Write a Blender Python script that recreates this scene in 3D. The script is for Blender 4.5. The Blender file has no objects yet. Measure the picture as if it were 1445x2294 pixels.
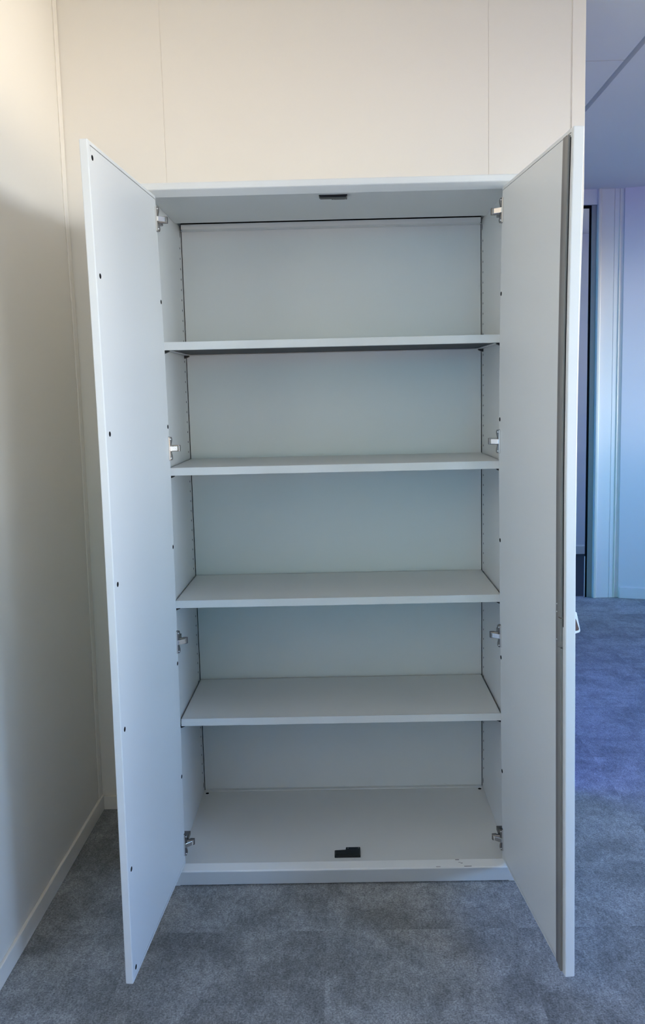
import bpy, bmesh, math
from mathutils import Vector, Matrix

scene = bpy.context.scene
# ------------------------------------------------------------------ camera
CAM = dict(f=1841.08, sx=24.907, sy=-45.776, loc=(0.49578, -2.21752, 1.39645),
           yaw=0.012089, pitch=-0.116954, roll=-0.022841)

def cam_dir(a, b, c):
    """camera right, up, forward components to world"""
    cr, sr = math.cos(CAM['roll']), math.sin(CAM['roll'])
    rt, up = cr * a - sr * b, sr * a + cr * b
    cp, sp = math.cos(CAM['pitch']), math.sin(CAM['pitch'])
    y, z = cp * c - sp * up, sp * c + cp * up
    cy, sy = math.cos(CAM['yaw']), math.sin(CAM['yaw'])
    return Vector((cy * rt - sy * y, sy * rt + cy * y, z))

cam = bpy.data.cameras.new('camera')
cam_ob = bpy.data.objects.new('camera', cam)
scene.collection.objects.link(cam_ob)
R, U, F = cam_dir(1, 0, 0), cam_dir(0, 1, 0), cam_dir(0, 0, 1)
M = Matrix((R, U, -F)).transposed().to_4x4()
M.translation = Vector(CAM['loc'])
cam_ob.matrix_world = M
cam.sensor_fit = 'VERTICAL'
cam.sensor_height = 24.0
cam.lens = CAM['f'] / 2294 * 24.0
cam.shift_x = -CAM['sx'] / 2294
cam.shift_y = CAM['sy'] / 2294
cam.clip_start = 0.01
scene.camera = cam_ob

# ------------------------------------------------------------------ world seen through the windows
# colour of the outdoors by azimuth (degrees from +x towards -y) and by sine of elevation
AZ = [-40, 0, 20, 35, 45, 55, 70, 90]
EL = [-0.35, -0.12, -0.03, 0.05, 0.20, 0.50]
COEF = [[(0.0, 0.0, 0.0), (0.0, 0.0, 0.0), (0.0, 0.0, 0.0), (0.0, 0.0, 0.0), (0.0, 0.0, 6.465), (0.0, 0.0, 2.902)], [(0.0, 0.597, 0.0), (47.854, 41.619, 32.785), (0.0, 0.0, 0.0), (35.827, 37.241, 37.6), (3.69, 6.52, 13.005), (0.0, 5.392, 18.897)], [(0.0, 0.0, 0.0), (0.0, 0.0, 0.0), (0.0, 0.0, 0.432), (0.0, 0.0, 1.717), (0.0, 0.0, 0.0), (0.0, 0.0, 2.21)], [(0.0, 0.0, 0.0), (4.452, 2.854, 0.0), (48.407, 49.444, 48.785), (23.842, 31.766, 41.01), (14.349, 25.119, 44.216), (0.0, 4.621, 14.936)], [(0.0, 0.0, 0.0), (0.0, 0.0, 0.0), (52.239, 52.506, 51.041), (3.633, 8.893, 14.47), (0.0, 0.0, 0.37), (0.0, 0.0, 0.0)], [(0.0, 0.0, 0.0), (0.0, 0.0, 0.0), (0.0, 0.0, 0.505), (0.0, 0.0, 0.0), (0.0, 0.0, 0.0), (0.0, 0.0, 0.0)], [(14.984, 13.56, 10.285), (0.0, 0.0, 0.0), (8.942, 6.475, 3.513), (0.0, 0.517, 0.0), (0.0, 0.0, 0.0), (0.0, 0.0, 0.0)], [(0.0, 0.0, 0.0), (0.0, 0.0, 0.627), (0.0, 0.0, 1.517), (0.736, 4.892, 6.376), (0.0, 0.393, 0.0), (0.0, 0.0, 0.0)]]
world = bpy.data.worlds.new('world')
scene.world = world
world.use_nodes = True
nt = world.node_tree
nt.nodes.clear()
def wmath(op, a, b=None, c=None):
    n = nt.nodes.new('ShaderNodeMath'); n.operation = op
    for i, v in enumerate((a, b, c)):
        if v is None: continue
        if isinstance(v, (int, float)): n.inputs[i].default_value = v
        else: nt.links.new(v, n.inputs[i])
    return n.outputs[0]
wo = nt.nodes.new('ShaderNodeOutputWorld')
bg = nt.nodes.new('ShaderNodeBackground')
tc = nt.nodes.new('ShaderNodeTexCoord')
sep = nt.nodes.new('ShaderNodeSeparateXYZ')
nt.links.new(tc.outputs['Generated'], sep.inputs[0])
azn = wmath('MULTIPLY', wmath('ARCTAN2', wmath('MULTIPLY', sep.outputs['Y'], -1.0), sep.outputs['X']), 180 / math.pi)
pos = wmath('MULTIPLY_ADD', sep.outputs['Z'], .5, .5)
total = None
for i, a0 in enumerate(AZ):
    if i == 0: w = wmath('DIVIDE', wmath('SUBTRACT', AZ[1], azn), AZ[1] - AZ[0])
    elif i == len(AZ) - 1: w = wmath('DIVIDE', wmath('SUBTRACT', azn, AZ[-2]), AZ[-1] - AZ[-2])
    else:
        w = wmath('MINIMUM', wmath('DIVIDE', wmath('SUBTRACT', azn, AZ[i - 1]), a0 - AZ[i - 1]),
                  wmath('DIVIDE', wmath('SUBTRACT', AZ[i + 1], azn), AZ[i + 1] - a0))
    w = wmath('MAXIMUM', wmath('MINIMUM', w, 1.0), 0.0)
    rp = nt.nodes.new('ShaderNodeValToRGB')
    el = rp.color_ramp.elements
    cs = COEF[i]
    el[0].position = (EL[0] + 1) / 2; el[0].color = (*cs[0], 1)
    el[1].position = (EL[-1] + 1) / 2; el[1].color = (*cs[-1], 1)
    for e_, c_ in list(zip(EL, cs))[1:-1]:
        e = el.new((e_ + 1) / 2); e.color = (*c_, 1)
    nt.links.new(pos, rp.inputs[0])
    sc_ = nt.nodes.new('ShaderNodeVectorMath'); sc_.operation = 'SCALE'
    nt.links.new(rp.outputs[0], sc_.inputs[0]); nt.links.new(w, sc_.inputs['Scale'])
    if total is None: total = sc_.outputs[0]
    else:
        ad = nt.nodes.new('ShaderNodeVectorMath'); ad.operation = 'ADD'
        nt.links.new(total, ad.inputs[0]); nt.links.new(sc_.outputs[0], ad.inputs[1]); total = ad.outputs[0]
nt.links.new(total, bg.inputs[0])
nt.links.new(bg.outputs[0], wo.inputs[0])
bg.inputs['Strength'].default_value = 1.0
world.cycles.sampling_method = 'MANUAL'
world.cycles.sample_map_resolution = 512

scene.view_settings.view_transform = 'Standard'
scene.view_settings.look = 'None'
scene.view_settings.gamma = 1.0
scene.view_settings.use_curve_mapping = False
scene.view_settings.exposure = 0.0
scene.cycles.max_bounces = 12
scene.cycles.diffuse_bounces = 8
scene.cycles.use_denoising = True

# window openings (shared by the walls and their light portals)
REAR_Y, RIGHT_X, CEIL = -4.5, 5.0, 2.66
WIN = [  # axis, plane, lo, hi, z0, z1
    ('y', REAR_Y, 0.0, 4.9, 0.90, 2.35),  # unseen opening, widened to add front light on shelves and plinth
    ('x', RIGHT_X, -4.2, -0.6, 0.90, 2.25),
    ('x', RIGHT_X, 0.2, 2.2, 0.90, 2.08),
    ('x', RIGHT_X, 3.5, 4.5, 0.90, 2.2),
]
for ax, pl, lo, hi, z0, z1 in WIN:
    L = bpy.data.lights.new('window_portal', 'AREA')
    L.shape = 'RECTANGLE'
    L.size, L.size_y = hi - lo, z1 - z0
    L.cycles.is_portal = True
    o = bpy.data.objects.new('window_portal', L)
    scene.collection.objects.link(o)
    if ax == 'y':
        o.location = ((lo + hi) / 2, pl + .02, (z0 + z1) / 2)
        o.rotation_euler = (math.radians(90), 0, math.radians(180)) if False else (math.radians(-90), math.radians(180), 0)
        o.rotation_euler = Vector((0, 1, 0)).to_track_quat('-Z', 'Z').to_euler()
    else:
        o.location = (pl - .02, (lo + hi) / 2, (z0 + z1) / 2)
        o.rotation_euler = Vector((-1, 0, 0)).to_track_quat('-Z', 'Z').to_euler()

# ------------------------------------------------------------------ materials
def mat(name, col, rough=.5, metal=0.0, bump=None, spec=.5, coat=0):
    m = bpy.data.materials.new(name)
    m.use_nodes = True
    n = m.node_tree
    b = n.nodes['Principled BSDF']
    b.inputs['Base Color'].default_value = (*col, 1)
    b.inputs['Roughness'].default_value = rough
    b.inputs['Metallic'].default_value = metal
    b.inputs['Specular IOR Level'].default_value = spec
    t = n.nodes.new('ShaderNodeTexCoord')
    no = n.nodes.new('ShaderNodeTexNoise')
    n.links.new(t.outputs['Object'], no.inputs['Vector'])
    no.inputs['Scale'].default_value = bump[0] if bump else 3
    no.inputs['Detail'].default_value = 3
    if bump:
        bu = n.nodes.new('ShaderNodeBump')
        bu.inputs['Strength'].default_value = bump[1]
        bu.inputs['Distance'].default_value = .001
        n.links.new(no.outputs['Fac'], bu.inputs['Height'])
        n.links.new(bu.outputs[0], b.inputs['Normal'])
    # very slight tonal unevenness of the paint
    n2 = n.nodes.new('ShaderNodeTexNoise')
    n2.inputs['Scale'].default_value = 1.7
    n.links.new(t.outputs['Object'], n2.inputs['Vector'])
    mx = n.nodes.new('ShaderNodeMix'); mx.data_type = 'RGBA'
    mx.inputs[6].default_value = (*[c * .975 for c in col], 1)
    mx.inputs[7].default_value = (*[min(1, c * 1.02) for c in col], 1)
    n.links.new(n2.outputs['Fac'], mx.inputs[0])
    n.links.new(mx.outputs[2], b.inputs['Base Color'])
    return m

M_STEEL = mat('painted_steel', (.72, .735, .725), .40, bump=(900, .05))
M_WALL = mat('cream_wall_panel', (.80, .765, .70), .55, bump=(260, .06))
M_WHITE = mat('white_wall', (.82, .83, .83), .6, bump=(200, .06))
M_WHITE2 = mat('cool_white_wall', (.82, .80, .88), .6, bump=(200, .06))
M_TRIM = mat('cream_trim', (.84, .80, .73), .4)
M_CEIL = mat('ceiling_white', (.84, .84, .84), .7)
M_BLACK = mat('black_plastic', (.008, .008, .009), .35)
M_DARK = mat('dark_gap', (.006, .006, .007), .8, spec=.1)
M_UNDERSHADE = mat('underside_shade', (.032, .037, .046), .6)  # near-black colour for the shade under the shelves
M_NICKEL = mat('nickel', (.78, .75, .72), .20, 1.0)
M_NICKEL_DARK = mat('dark_nickel', (.24, .225, .22), .30, 1.0)
M_RAIL = mat('grey_lock_rail', (.175, .163, .158), .38)
M_RAIL2 = mat('grey_lock_profile', (.23, .222, .21), .38)
M_COPPER = mat('dark_bronze', (.20, .13, .11), .35, .6)
M_HANDLE = mat('white_plastic', (.85, .86, .87), .3)
M_FRAME = mat('grey_door_frame', (.33, .34, .34), .5)
M_FLOOR_SHADE = mat('shaded_floor', (.012, .02, .035), .6)  # dark carpet of the next room, its shadow mixed into the colour
M_SCUFF = mat('grey_scuff', (.10, .10, .11), .8)

def carpet_mat():
    m = bpy.data.materials.new('grey_carpet')
    m.use_nodes = True
    n = m.node_tree
    N, K = n.nodes, n.links
    b = N['Principled BSDF']
    b.inputs['Roughness'].default_value = .95
    b.inputs['Specular IOR Level'].default_value = .15
    b.inputs['Sheen Weight'].default_value = .25
    b.inputs['Sheen Roughness'].default_value = .5
    t = N.new('ShaderNodeTexCoord')
    # tiles of half a metre, each a little different
    mp = N.new('ShaderNodeMapping')
    mp.inputs['Location'].default_value = (-TILE_X / .5, -TILE_Y / .5, 0)
    mp.inputs['Scale'].default_value = (2, 2, 1)
    K.new(t.outputs['Object'], mp.inputs[0])
    fl = N.new('ShaderNodeVectorMath'); fl.operation = 'FLOOR'
    K.new(mp.outputs[0], fl.inputs[0])
    wn = N.new('ShaderNodeTexWhiteNoise'); wn.noise_dimensions = '3D'
    K.new(fl.outputs[0], wn.inputs[0])
    # offset pattern per tile
    ad = N.new('ShaderNodeVectorMath'); ad.operation = 'MULTIPLY_ADD'
    K.new(wn.outputs['Color'], ad.inputs[0]); ad.inputs[1].default_value = (9, 9, 9)
    K.new(t.outputs['Object'], ad.inputs[2])
    n1 = N.new('ShaderNodeTexNoise'); n1.inputs['Scale'].default_value = 7.5
    n1.inputs['Detail'].default_value = 6; n1.inputs['Roughness'].default_value = .62
    n1.inputs['Distortion'].default_value = .4
    K.new(ad.outputs[0], n1.inputs[0])
    n2 = N.new('ShaderNodeTexNoise'); n2.inputs['Scale'].default_value = 45
    n2.inputs['Detail'].default_value = 5; n2.inputs['Roughness'].default_value = .82
    mp2 = N.new('ShaderNodeMapping'); mp2.inputs['Scale'].default_value = (1.7, 1.0, 1)
    K.new(ad.outputs[0], mp2.inputs[0]); K.new(mp2.outputs[0], n2.inputs[0])
    n3 = N.new('ShaderNodeTexNoise'); n3.inputs['Scale'].default_value = 210
    n3.inputs['Detail'].default_value = 5
    n3.inputs['Roughness'].default_value = .75
    K.new(t.outputs['Object'], n3.inputs[0])
    r1 = N.new('ShaderNodeValToRGB')
    r1.color_ramp.elements[0].position = .40; r1.color_ramp.elements[0].color = (.185, .193, .196, 1)
    r1.color_ramp.elements[1].position = .62; r1.color_ramp.elements[1].color = (.305, .315, .322, 1)
    K.new(n1.outputs['Fac'], r1.inputs[0])
    def ramp2(src, a, c, lo, hi):
        r = N.new('ShaderNodeMapRange')
        r.inputs['From Min'].default_value = a; r.inputs['From Max'].default_value = c
        r.inputs['To Min'].default_value = lo; r.inputs['To Max'].default_value = hi
        K.new(src, r.inputs['Value']); return r.outputs[0]
    def mul(a, bb):
        x = N.new('ShaderNodeVectorMath'); x.operation = 'SCALE'
        K.new(a, x.inputs[0]); K.new(bb, x.inputs['Scale']); return x.outputs[0]
    c = mul(r1.outputs[0], ramp2(n2.outputs['Fac'], .3, .7, .60, 1.40))
    c = mul(c, ramp2(n3.outputs['Fac'], .3, .7, .3, 1.7))
    c = mul(c, ramp2(wn.outputs['Value'], 0, 1, .86, 1.14))
    K.new(c, b.inputs['Base Color'])
    bu = N.new('ShaderNodeBump'); bu.inputs['Strength'].default_value = .5
    bu.inputs['Distance'].default_value = .004
    K.new(n3.outputs['Fac'], bu.inputs['Height']); K.new(bu.outputs[0], b.inputs['Normal'])
    return m
TILE_X, TILE_Y = 0.427, -0.209
M_CARPET = carpet_mat()

# ------------------------------------------------------------------ mesh helpers
ident = lambda x, y, z: Vector((x, y, z))

def rbox(bm, lo, hi, bev=0.0, fn=ident, mi=0):
    t = bmesh.new()
    bmesh.ops.create_cube(t, size=1)
    lo, hi = [min(a, b) for a, b in zip(lo, hi)], [max(a, b) for a, b in zip(lo, hi)]
    for v in t.verts:
        v.co = Vector([lo[i] + (v.co[i] + .5) * (hi[i] - lo[i]) for i in range(3)])
    if bev:
        bev = min(bev, .45 * min(hi[i] - lo[i] for i in range(3)))
        bmesh.ops.bevel(t, geom=t.edges[:], offset=bev, segments=2, profile=.5, affect='EDGES')
    merge(bm, t, fn, mi)

def merge(bm, t, fn=ident, mi=0):
    zi = getattr(fn, 'zaxis', None)
    if zi is not None:                # slice tall pieces so they can follow a bowed door
        zs = [v.co[zi] for v in t.verts]
        z = math.ceil(min(zs) / .1) * .1
        while z < max(zs) - .001:
            if z > min(zs) + .001:
                n = Vector((0, 0, 0)); n[zi] = 1
                bmesh.ops.bisect_plane(t, geom=t.verts[:] + t.edges[:] + t.faces[:], plane_co=n * z, plane_no=n, dist=1e-6)
            z += .1
    vm = {v: bm.verts.new(fn(*v.co)) for v in t.verts}
    for f in t.faces:
        nf = bm.faces.new([vm[v] for v in f.verts])
        nf.material_index = mi
        nf.smooth = f.smooth
    t.free()

def prism(bm, pts, fn, d0, d1, bev=0.0, mi=0):
    """polygon pts (a,b) extruded along c from d0 to d1; fn(a,b,c)->world"""
    t = bmesh.new()
    v0 = [t.verts.new((a, b, d0)) for a, b in pts]
    v1 = [t.verts.new((a, b, d1)) for a, b in pts]
    t.faces.new(v0[::-1]); t.faces.new(v1)
    k = len(pts)
    for i in range(k):
        t.faces.new((v0[i], v0[(i + 1) % k], v1[(i + 1) % k], v1[i]))
    bmesh.ops.recalc_face_normals(t, faces=t.faces[:])
    if bev:
        bmesh.ops.bevel(t, geom=t.edges[:], offset=bev, segments=2, profile=.5, affect='EDGES')
    merge(bm, t, fn, mi)

def disc(bm, c, r, h, fn, seg=20, mi=0, dome=.7, bev=True):
    """short round plug: centre c=(a,b), radius r, from 0 to h along third axis of fn(a,b,c)"""
    t = bmesh.new()
    rings = []
    for rr, hh in ((r, 0), (r, h * .5), (r * dome, h)):
        rings.append([t.verts.new((c[0] + rr * math.cos(2 * math.pi * i / seg), c[1] + rr * math.sin(2 * math.pi * i / seg), hh)) for i in range(seg)])
    for a, b in zip(rings, rings[1:]):
        for i in range(seg):
            t.faces.new((a[i], a[(i + 1) % seg], b[(i + 1) % seg], b[i]))
    t.faces.new(rings[-1]); t.faces.new(rings[0][::-1])
    merge(bm, t, fn, mi)

def world_loc(o):
    v = Vector((0, 0, 0))
    while o:
        v += o.location
        o = o.parent
    return v

def obj(name, bm, mats, parent=None, origin=None, label=None):
    bmesh.ops.recalc_face_normals(bm, faces=bm.faces[:])
    if not isinstance(mats, (list, tuple)): mats = [mats]
    xs = [v.co for v in bm.verts]
    if origin is None:
        origin = Vector([(min(c[i] for c in xs) + max(c[i] for c in xs)) / 2 for i in range(3)])
        origin.z = min(c.z for c in xs)
    origin = Vector(origin)
    for v in bm.verts: v.co -= origin
    me = bpy.data.meshes.new(name)
    bm.to_mesh(me); bm.free()
    for m in mats: me.materials.append(m)
    o = bpy.data.objects.new(name, me)
    scene.collection.objects.link(o)
    o.parent = parent
    o.location = origin - world_loc(parent)
    if label: o['label'] = label
    return o

def struct(name, bm, mats, parent=None, origin=(0, 0, 0)):
    o = obj(name, bm, mats, parent, origin)
    if parent is None: o['kind'] = 'structure'
    return o

def boxes(*bs, bev=0.0):
    bm = bmesh.new()
    for b in bs: rbox(bm, b[0], b[1], b[2] if len(b) > 2 else bev)
    return bm

def bow(z):
    return max(0.0, 1 - ((z - 1.2) / .8) ** 2) if z > 1.2 else max(0.0, 1 - ((1.2 - z) / 1.15) ** 1.25)

# ------------------------------------------------------------------ room shell
LX, BY = -0.358, 0.460           # left wall plane, partition front plane
PX1 = 1.2695                     # free end of the partition
struct('floor', boxes(((-.5, -4.7, -.05), (5.2, 3.27, 0))), M_CARPET)
struct('floor_beyond', boxes(((-.5, 3.27, -.05), (5.2, 5.6, 0))), M_FLOOR_SHADE)

# ceiling: smooth panels left of a shadow gap, plain slab right of it
G = 1.632
bm = bmesh.new()
for x0, x1 in ((-.5, G - .012), (G + .012, 5.2)):
    if x0 < 0:
        ys = [-4.7, -2.35, -.597, 1.1535, 5.6]
        for a, b in zip(ys, ys[1:]):
            rbox(bm, (x0, a + .004, CEIL), (x1, b - .004, CEIL + .03))
    else:
        rbox(bm, (x0, -4.7, CEIL), (x1, 5.6, CEIL + .03))
rbox(bm, (-.5, -4.7, CEIL + .03), (5.2, 5.6, CEIL + .06))
struct('ceiling', bm, M_CEIL)

# left wall
# the light panels of the partitions are not perfectly flat
def lw(x, y, z): return Vector((x + .008 * bow(z), y, z))
lw.zaxis = 2
def pw(x, y, z): return Vector((x - .0120 * bow(max(z, 1.2)) * max(0, min(1, (x - .971) / .25)), y, z))
pw.zaxis = 2
bm = bmesh.new(); rbox(bm, (LX - .1, -4.7, 0), (LX, BY + .05, CEIL), fn=lw)
struct('wall_left', bm, M_WALL)
bm = bmesh.new(); rbox(bm, (LX, BY - .036, .05), (LX + .004, BY - .003, CEIL), .0015, lw)
struct('trim_1', bm, M_TRIM)
# partition behind the cabinet: panels with narrow joints
bm = bmesh.new()
xs = [LX, -.040, .971, 1.2265]
for a, b in zip(xs, xs[1:]):
    rbox(bm, (a + .0012, BY, 0), (b - .0012, BY + .02, CEIL), .0005, pw)
rbox(bm, (LX - .02, BY + .0014, 0), (PX1 - .016, BY + .08, CEIL))
struct('wall_back', bm, M_WALL)
bm = bmesh.new(); rbox(bm, (1.2285, BY - .003, 0), (PX1, BY + .083, CEIL), .0015, pw)
struct('trim_2', bm, M_TRIM)
struct('baseboard_left', boxes(((LX, -4.5, 0), (LX + .009, BY, .052)), bev=.002), M_TRIM)
struct('baseboard_back', boxes(((LX + .009, BY - .009, 0), (1.2285, BY, .048)), bev=.002), M_TRIM)

# far wall with the doorway, then the slightly turned wall to its right
FY = 3.22
OX = 2.124                        # right edge of the opening
bm = boxes(((OX + .033, FY, 0), (2.33, FY + .12, CEIL)),
           ((1.19, FY, 2.565), (OX + .033, FY + .12, CEIL)),
           ((-.5, FY, 0), (1.19, FY + .12, CEIL)))
struct('wall_far', bm, M_WHITE)
def turned(x, y, z):             # plane turned towards the camera, hinge at (2.33, 3.2)
    a = math.radians(-16)
    return Vector((2.33 + x * math.cos(a) - y * math.sin(a), 3.205 + x * math.sin(a) + y * math.cos(a), z))
bm = bmesh.new(); rbox(bm, (-.004, 0, 0), (2.9, .16, CEIL), fn=turned)
struct('wall_right_far', bm, M_WHITE2)
bm = bmesh.new(); rbox(bm, (.002, -.012, 0), (2.9, 0, .073), .002, turned)
struct('baseboard_far', bm, M_WHITE2)
# doorway frame
d1 = bpy.data.objects.new('door_1', None); scene.collection.objects.link(d1)
d1.location = (OX, FY, 0); d1['kind'] = 'structure'
obj('door_frame', boxes(((OX, FY + .012, 0), (OX + .0329, FY + .036, 2.5649)), bev=.002), M_FRAME, d1)
obj('door_gasket', boxes(((OX - .011, FY + .018, 0), (OX - .0002, FY + .032, 2.5648)), ((1.19, FY + .018, 2.548), (OX - .011, FY + .032, 2.5648))), M_DARK, d1)
obj('door_edge_strip', boxes(((OX - .0150, FY + .020, 0), (OX - .0115, FY + .030, .28)), bev=.0008), M_TRIM, d1)
obj('jamb_profile', boxes(((OX + .033, FY - .022, 0), (OX + .055, FY, CEIL)), bev=.006), M_TRIM, d1)
struct('trim_3', boxes(((2.180, FY - .004, .0), (2.263, FY, CEIL)), ((2.266, FY - .004, 0), (2.298, FY, CEIL)), bev=.0012), M_WHITE)
struct('trim_4', boxes(((2.296, FY - .010, .0), (2.303, FY, CEIL)), bev=.003), M_TRIM)
# room beyond the doorway
struct('wall_beyond', boxes(((-.5, 4.72, 0), (5.2, 4.84, CEIL))), M_WHITE)
struct('baseboard_beyond', boxes(((-.5, 4.708, 0), (5.0, 4.72, .07)), bev=.002), M_TRIM)

# rear and right walls with their window openings (behind the camera)
def wall_with_windows(name, ax, pl, lo, hi, wins, out):
    bm = bmesh.new()
    def add(a, b, z0, z1):
        if ax == 'y': rbox(bm, (a, pl, z0), (b, pl + out, z1))
        else: rbox(bm, (pl, a, z0), (pl + out, b, z1))
    cur = lo
    for a, b, z0, z1 in sorted(wins):
        add(cur, a, 0, CEIL); add(a, b, 0, z0); add(a, b, z1, CEIL); cur = b
    add(cur, hi, 0, CEIL)
    struct(name, bm, M_WHITE)
wall_with_windows('wall_rear', 'y', REAR_Y, -.5, 5.2, [w[2:] for w in WIN if w[0] == 'y'], -.2)
wall_with_windows('wall_right', 'x', RIGHT_X, -4.7, 5.6, [w[2:] for w in WIN if w[0] == 'x'], .2)

# ------------------------------------------------------------------ the cabinet
W, D, H = 0.9467, 0.445, 1.95
cab = bpy.data.objects.new('storage_cabinet', None)
scene.collection.objects.link(cab)
cab.location = (W / 2, D / 2, 0)
cab['label'] = 'tall light grey steel office cabinet with both doors open and four empty shelves'
cab['category'] = 'cabinet'
T = .018
SX0, SX1 = .0012, W - .0012       # inner faces of the sides

def peg_side(sgn):
    """side panel: hollow sheet with a column of peg holes near the back"""
    bm = bmesh.new()
    xi = SX0 if sgn < 0 else SX1
    xo = -T if sgn < 0 else W + T
    rbox(bm, (xi, 0, 0), (xo, D, H - .019), .0015)
    fn = (lambda a, b, c: Vector((xi + c, a, b))) if sgn < 0 else (lambda a, b, c: Vector((xi - c, a, b)))
    z = 1.8615
    while z > .12:
        disc(bm, (.413, z), .0033, .0003, fn, 10, 1, .95)
        z -= .0318
    for zz in (1.905, .0955):
        prism(bm, [(.4235 + .003 * math.cos(t * math.pi / 6), zz + .0095 * math.sin(t * math.pi / 6)) for t in range(12)], fn, 0, .0003, 0, 1)
    return bm
for s in (-1, 1):
    obj('side_panel', peg_side(s), [M_STEEL, M_DARK], cab)

# back panel with small weld tabs
bm = bmesh.new()
rbox(bm, (.0036, .4396, .0703), (W - .0036, D - .002, 1.93), .0006)
fnb = lambda a, b, c: Vector((a, .4396 - c, b))
for a, b, w, h in ((.0095, 1.7304, .0018, .006), (.0095, 1.2386, .0018, .006), (W - .0095, 1.7286, .0018, .006), (.0095, .405, .0018, .006),
                   (.469, 1.9125, .005, .0018), (.819, 1.910, .005, .0018), (.128, 1.9135, .005, .0018),
                   (.475, .0775, .004, .002), (.1285, .0785, .005, .0018), (.819, .0785, .005, .0018)):
    prism(bm, [(a + w * math.cos(t * math.pi / 5), b + h * math.sin(t * math.pi / 5)) for t in range(10)], fnb, 0, .0015)
obj('back_panel', bm, M_STEEL, cab)
obj('back_closure', boxes(((-T, D, 0), (W + T, D + .003, H - .0055))), M_DARK, cab)

# top: overhanging cover, inner lining with folded front lip, rear rail
bm = bmesh.new()
rbox(bm, (-T, -.006, 1.9445), (W + T, D, H), .0005)
for xx in (-T, SX1):
    rbox(bm, (xx, .0, 1.931), (xx + T + .0012, D, 1.9445))
prism(bm, [(-.024, H - .0005), (-.0255, H - .003), (-.0255, 1.9335), (-.0240, 1.9315), (-.002, 1.9185), (.014, 1.9185), (.014, 1.931), (.0, H - .0001), (-.020, H)],
      lambda a, b, c: Vector((c, a, b)), -T, W + T)
rbox(bm, (SX0 + .0005, .014, 1.924), (SX1 - .0005, .350, 1.944), .0005)
obj('top_panel', bm, M_STEEL, cab)
bm = bmesh.new()
rbox(bm, (.010, .397, 1.9150), (W - .010, .424, 1.9300), .0008)
rbox(bm, (.004, .4275, 1.9150), (W - .004, .4395, 1.9190), .0008)
obj('rear_rail', bm, M_STEEL, cab)

# bottom panel and plinth
bm = bmesh.new()
rbox(bm, (SX0, .0, .055), (SX1, .4396, .0703), .0008)
rbox(bm, (SX0 + .004, .425, .0703), (SX1 - .004, .4396, .0745), .0008)
for x in (.0144, W - .0144):
    disc(bm, (x, .4196 - .004), .0055, .0004, lambda a, b, c: Vector((a, b, .0703 + c)), 20, 1, .95)
obj('bottom_panel', bm, [M_STEEL, M_DARK], cab)
bm = bmesh.new()
prism(bm, [(0, .0716), (-.006, .0716), (-.0265, .0622), (-.0285, .0595), (-.0285, .0575), (-.003, .0045), (0, .0045)],
      lambda a, b, c: Vector((c, a, b)), -T, W + T)
rbox(bm, (-T + .01, .03, 0), (W + T - .01, .06, .055))
led = lambda a, t, c: Vector((a, -.006 - .0205 * t, .0717 - .0094 * t + c))      # sloping ledge
for x0, x1, t0, t1 in ((.792, .803, .02, .10), (.815, .836, .93, 1.0), (.735, .748, .95, 1.0), (.806, .812, .5, .56), (.800, .806, .4, .44)):
    rbox(bm, (x0, t0, -.0001), (x1, t1, .0001), 0, led, 1)
obj('plinth', bm, [M_STEEL, M_SCUFF], cab)

# shelves: folded sheet trays, hollow underneath, on black clips
SH = [1.5525, 1.2020, .8180, .4635]
SY0, SY1, ST = .0935, .430, .0222
for z in SH:
    x0, x1 = SX0 + .0042, SX1 - .0042
    bm = boxes(((x0, SY0, z - .0012), (x1, SY1, z)), ((x0, SY0, z - ST), (x1, SY0 + .0015, z)),
               ((x0, SY1 - .0015, z - ST), (x1, SY1, z)), ((x0, SY0, z - ST), (x0 + .0015, SY1, z)),
               ((x1 - .0015, SY0, z - ST), (x1, SY1, z)),
               ((x0, SY0, z - ST), (x1, SY0 + .016, z - ST + .0012)), ((x0, SY1 - .016, z - ST), (x1, SY1, z - ST + .0012)),
               ((x0, SY0, z - ST), (x0 + .014, SY1, z - ST + .0012)), ((x1 - .014, SY0, z - ST), (x1, SY1, z - ST + .0012)),
               ((x0, SY0 - .0006, z - ST), (x1, SY0 + .0016, z), .0006))
    sh = obj('shelf', bm, M_STEEL, cab)
    obj('shelf_underside_shade', boxes(((x0 + .02, SY0 + .02, z - .0195), (x1 - .02, SY1 - .020, z - .0125))), M_UNDERSHADE, sh)  # added dark slab, paints the shade inside the hollow underside
    for sx in (SX0, SX1):
        for y in (SY0 + .014, .413):
            s = 1 if sx == SX0 else -1
            bm = bmesh.new()
            fn = lambda a, b, c: Vector((sx + s * a, y + c, b))
            prism(bm, [(0, z - ST), (.016, z - ST), (.015, z - ST - .004), (.005, z - ST - .008), (0, z - ST - .009)], fn, -.006, .006, .0006)
            obj('shelf_clip', bm, M_BLACK, sh)

# black magnetic catches, top and bottom
def catch(z, up, y0):
    bm = bmesh.new()
    fn = (lambda a, b, c: Vector((a, b, z + c))) if up else (lambda a, b, c: Vector((a, b, z - c)))
    pts = [(.4475, y0), (.5225, y0), (.5225, y0 + .046), (.4805, y0 + .046), (.4795, y0 + .033), (.4475, y0 + .030)]
    prism(bm, pts, fn, 0, .007, .0015)
    rbox(bm, (.450, y0 + .002, .006), (.520, y0 + .026, .010), .002, fn)
    for x in (.4865, .5175):
        disc(bm, (x, y0 + .039), .0022, .0075, fn, 12, 1)
    return bm
obj('magnetic_catch', catch(.0703, True, .0125), [M_BLACK, M_NICKEL], cab, label='black magnetic catch on the cabinet floor')
b = catch(1.924, False, .022)
obj('magnetic_catch', b, [M_BLACK, M_NICKEL], cab, label='black magnetic catch under the cabinet top')

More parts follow.
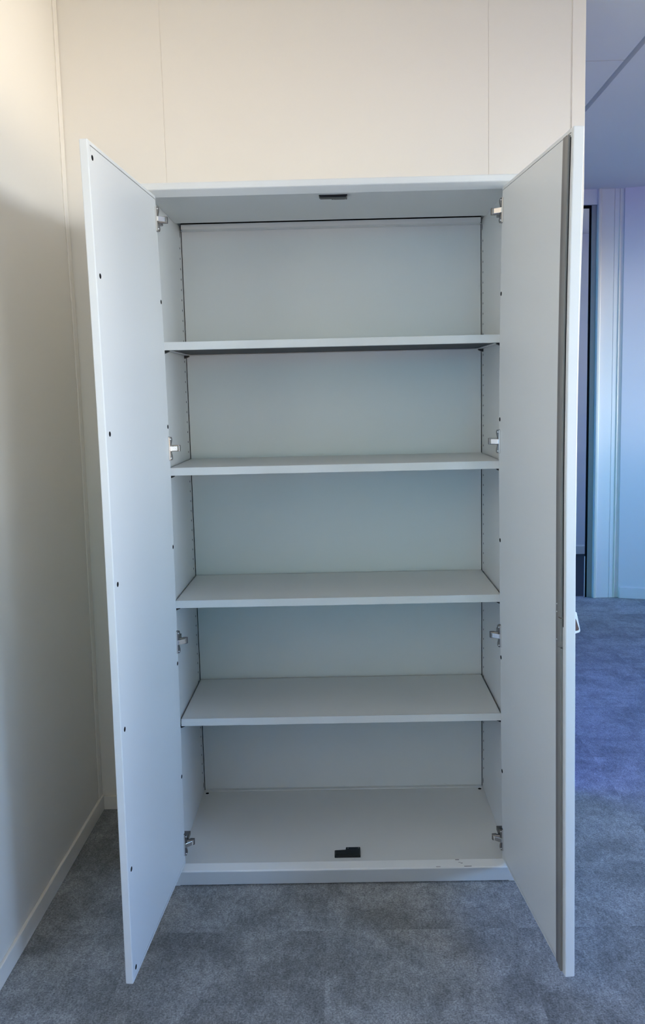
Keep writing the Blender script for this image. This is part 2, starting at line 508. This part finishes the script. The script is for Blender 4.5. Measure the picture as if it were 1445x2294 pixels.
# doors
DW, DZ0, DZ1 = .4895, .0722, 1.9225
HZ = [1.862, 1.263, .7275, .1335]
def door(side):
    s = -1 if side == 'L' else 1
    a = .05628 if side == 'L' else .09934
    th = .018 if side == 'L' else .0225
    hx = .020 if side == 'L' else W - .020
    Ud = Vector((s * math.sin(a), -math.cos(a), 0))
    Od = Vector((s * math.cos(a), math.sin(a), 0))
    bh, bf = (.0095, .0070) if side == 'L' else (.0110, .0095)   # the thin doors bow a little towards each other
    def P(u, o, z):           # u along the door from the hinge, o from inner face outwards
        b_ = -s * bow(z) * (bh + (bf - bh) * u / DW)
        return Vector((hx + b_, -.003, 0)) + u * Ud + o * Od + Vector((0, 0, z))
    P.zaxis = 2
    # tray with a recessed seam line around the inner sheet, one closed mesh
    e, g, dp = .0088, .0017, .007
    ub = [0, .0040, .0040 + .0011, DW - .0130 - g, DW - .0130, DW]
    zb = [DZ0, DZ0 + e, DZ0 + e + g] + [.15 + .07 * i for i in range(25)] + [DZ1 - .022, DZ1 - e - g, DZ1 - e, DZ1]
    def depth(i, j):
        if i in (0, len(ub) - 2) or j in (0, len(zb) - 2): return 0.0
        if j in (1, len(zb) - 3) : return dp
        if i == 1: return .003
        if i == len(ub) - 3 and j == len(zb) - 4: return dp
        return 0.0
    bm = bmesh.new()
    cache = {}
    def V(u, o, z):
        k = (round(u, 6), round(o, 6), round(z, 6))
        if k not in cache: cache[k] = bm.verts.new(k)
        return cache[k]
    nu, nz = len(ub) - 1, len(zb) - 1
    for i in range(nu):
        for j in range(nz):
            d = depth(i, j)
            u0, u1, z0, z1 = ub[i], ub[i + 1], zb[j], zb[j + 1]
            f = bm.faces.new((V(u0, d, z0), V(u1, d, z0), V(u1, d, z1), V(u0, d, z1)))
            if d > 0: f.material_index = 1
            bm.faces.new((V(u0, th, z0), V(u0, th, z1), V(u1, th, z1), V(u1, th, z0)))
            for ii, jj, pa, pb in ((i + 1, j, (u1, z0), (u1, z1)), (i, j + 1, (u0, z1), (u1, z1))):
                if ii < nu and jj < nz:
                    d2 = depth(ii, jj)
                    if abs(d - d2) > 1e-6:
                        bm.faces.new((V(pa[0], d, pa[1]), V(pb[0], d, pb[1]), V(pb[0], d2, pb[1]), V(pa[0], d2, pa[1])))
    for i in range(nu):
        for z in (DZ0, DZ1):
            bm.faces.new((V(ub[i], 0, z), V(ub[i + 1], 0, z), V(ub[i + 1], th, z), V(ub[i], th, z)))
    for j in range(nz):
        for u in (0, DW):
            bm.faces.new((V(u, 0, zb[j]), V(u, 0, zb[j + 1]), V(u, th, zb[j + 1]), V(u, th, zb[j])))
    bmesh.ops.recalc_face_normals(bm, faces=bm.faces[:])
    def rim(ed):
        n = 0
        for k, vals in ((0, (0, DW)), (1, (0, th)), (2, (DZ0, DZ1))):
            for val in vals:
                if all(abs(v.co[k] - val) < 1e-5 for v in ed.verts): n += 1
        return n >= 2
    bmesh.ops.bevel(bm, geom=[ed for ed in bm.edges if rim(ed)], offset=.0022, segments=2, profile=.5, affect='EDGES')
    for v in bm.verts: v.co = P(*v.co)
    body = obj('door', bm, [M_STEEL, M_DARK], cab, label=('left' if side == 'L' else 'right') + ' cabinet door standing open')
    fn = lambda aa, b, c: P(aa, -c, b)
    holes = [(.010, z) for z in (1.650, 1.3218, .9948, .6665, .337)]
    if side == 'L':
        holes += [(.4665, z) for z in (1.8904, 1.6535, 1.3245, .9976, .6688, .338, .098)]
    for u, z in holes:
        bm = bmesh.new()
        disc(bm, (u, z), .0056, .0005, fn, 22, 0, .9)
        obj('hole_plug', bm, M_DARK, body)
    # hinges
    for z in HZ:
        bm = bmesh.new()
        fz = lambda o_, z_, u_: P(u_, -o_, z_)
        # dark cup plate standing off the door, bright flange in front of it
        prism(bm, [(0, z - .032), (.0070, z - .031), (.0085, z - .026), (.0080, z - .020), (.0060, z - .012), (.0060, z + .012), (.0080, z + .020), (.0085, z + .026), (.0070, z + .031), (0, z + .032)], fz, .003, .0125, .0005, 2)
        prism(bm, [(0, z - .031), (.0042, z - .031), (.0042, z + .031), (0, z + .031)], fz, .0125, .0165, .0008)
        for dz in (-.0255, .0255):
            disc(bm, (.0064, z + dz), .0017, .0012, lambda a_, b_, c_: P(.0125 + c_, -a_, b_), 12, 1)
        # cranked arm: from the plate across the gap and back into the cabinet
        fa = lambda u_, o_, z_: P(u_, -o_, z_)
        armp = [(.0165, .003), (.0160, .0070), (.0020, .0215), (-.0030, .0240), (-.0100, .0240), (-.0100, .0180), (-.0060, .0170), (.0040, .006), (.0040, .003)]
        prism(bm, armp, fa, z - .0066, z + .0066, .0010)
        prism(bm, [(.0030, .004), (-.0040, .0250), (-.0060, .0262), (-.0115, .0262), (-.0115, .0130), (-.0080, .0130), (-.004, .004)], fa, z - .0086, z + .0086, .0008, 2)
        xi = SX0 if side == 'L' else SX1
        def Q(x, y, zz, xi=xi): return Vector((xi - s * x, y, zz))
        # mounting block and plate on the side panel
        rbox(bm, (.0020, .014, z - .0060), (.0260, .052, z + .0060), .0015, Q, 2)
        rbox(bm, (0, .018, z - .021), (.0025, .034, z + .021), .0008, Q, 2)
        rbox(bm, (.0180, .006, z - .0190), (.0240, .014, z - .0060), .0010, Q, 2)
        for dz in (-.016, .016):
            disc(bm, (.026, z + dz), .0030, .0042, lambda aa, b, c: Q(c, aa, b), 12)
        obj('hinge', bm, [M_NICKEL, M_HANDLE, M_NICKEL_DARK], body)
    if side == 'R':
        bm = bmesh.new()
        rbox(bm, (.4395, -.0035, DZ0 + .006), (.4585, 0, 1.9125), .001, P)
        for z in (.9301, .9125, .8500):
            disc(bm, (.4470, z), .0018, .0042, fn, 10, 1)
        obj('lock_rail', bm, [M_RAIL, M_HANDLE], body, label='dark grey strip along the door edge')
        bm = bmesh.new()
        rbox(bm, (.4587, -.0055, .905), (.4740, 0, 1.9090), .0012, P)
        rbox(bm, (.4587, -.0055, DZ0 + .004), (.4740, 0, .8370), .0012, P)
        obj('lock_profile', bm, M_RAIL2, body)
        bm = bmesh.new()
        rbox(bm, (.4587, -.0062, .8385), (.4743, 0, .9035), .001, P)
        obj('lock_case', bm, M_RAIL2, body)
        bm = bmesh.new()
        rbox(bm, (.4745, -.0006, .885), (.4775, 0, 1.904), 0, P)  # thin dark strip that paints the shadow line beside the lock profile
        obj('lock_shadow_line', bm, M_DARK, body)
        # handle on the outer face: wedge of white plastic with a bronze insert
        bm = bmesh.new()
        fh = lambda o_, z_, u_: P(u_, o_, z_)
        prism(bm, [(th - .001, .865), (th + .0165, .8695), (th + .0185, .873), (th + .0100, .9145), (th + .006, .9165), (th - .001, .9165)], fh, .420, .470, .0014)
        hd = obj('handle', bm, M_HANDLE, body, label='white handle with a dark insert')
        bm = bmesh.new()
        prism(bm, [(th + .001, .878), (th + .0060, .8735), (th + .0135, .8745), (th + .0150, .878), (th + .0105, .892), (th + .0085, .898), (th + .004, .907), (th + .001, .908)], fh, .4695, .4706)
        obj('handle_insert', bm, M_COPPER, hd)
    return body
door('L'); door('R')
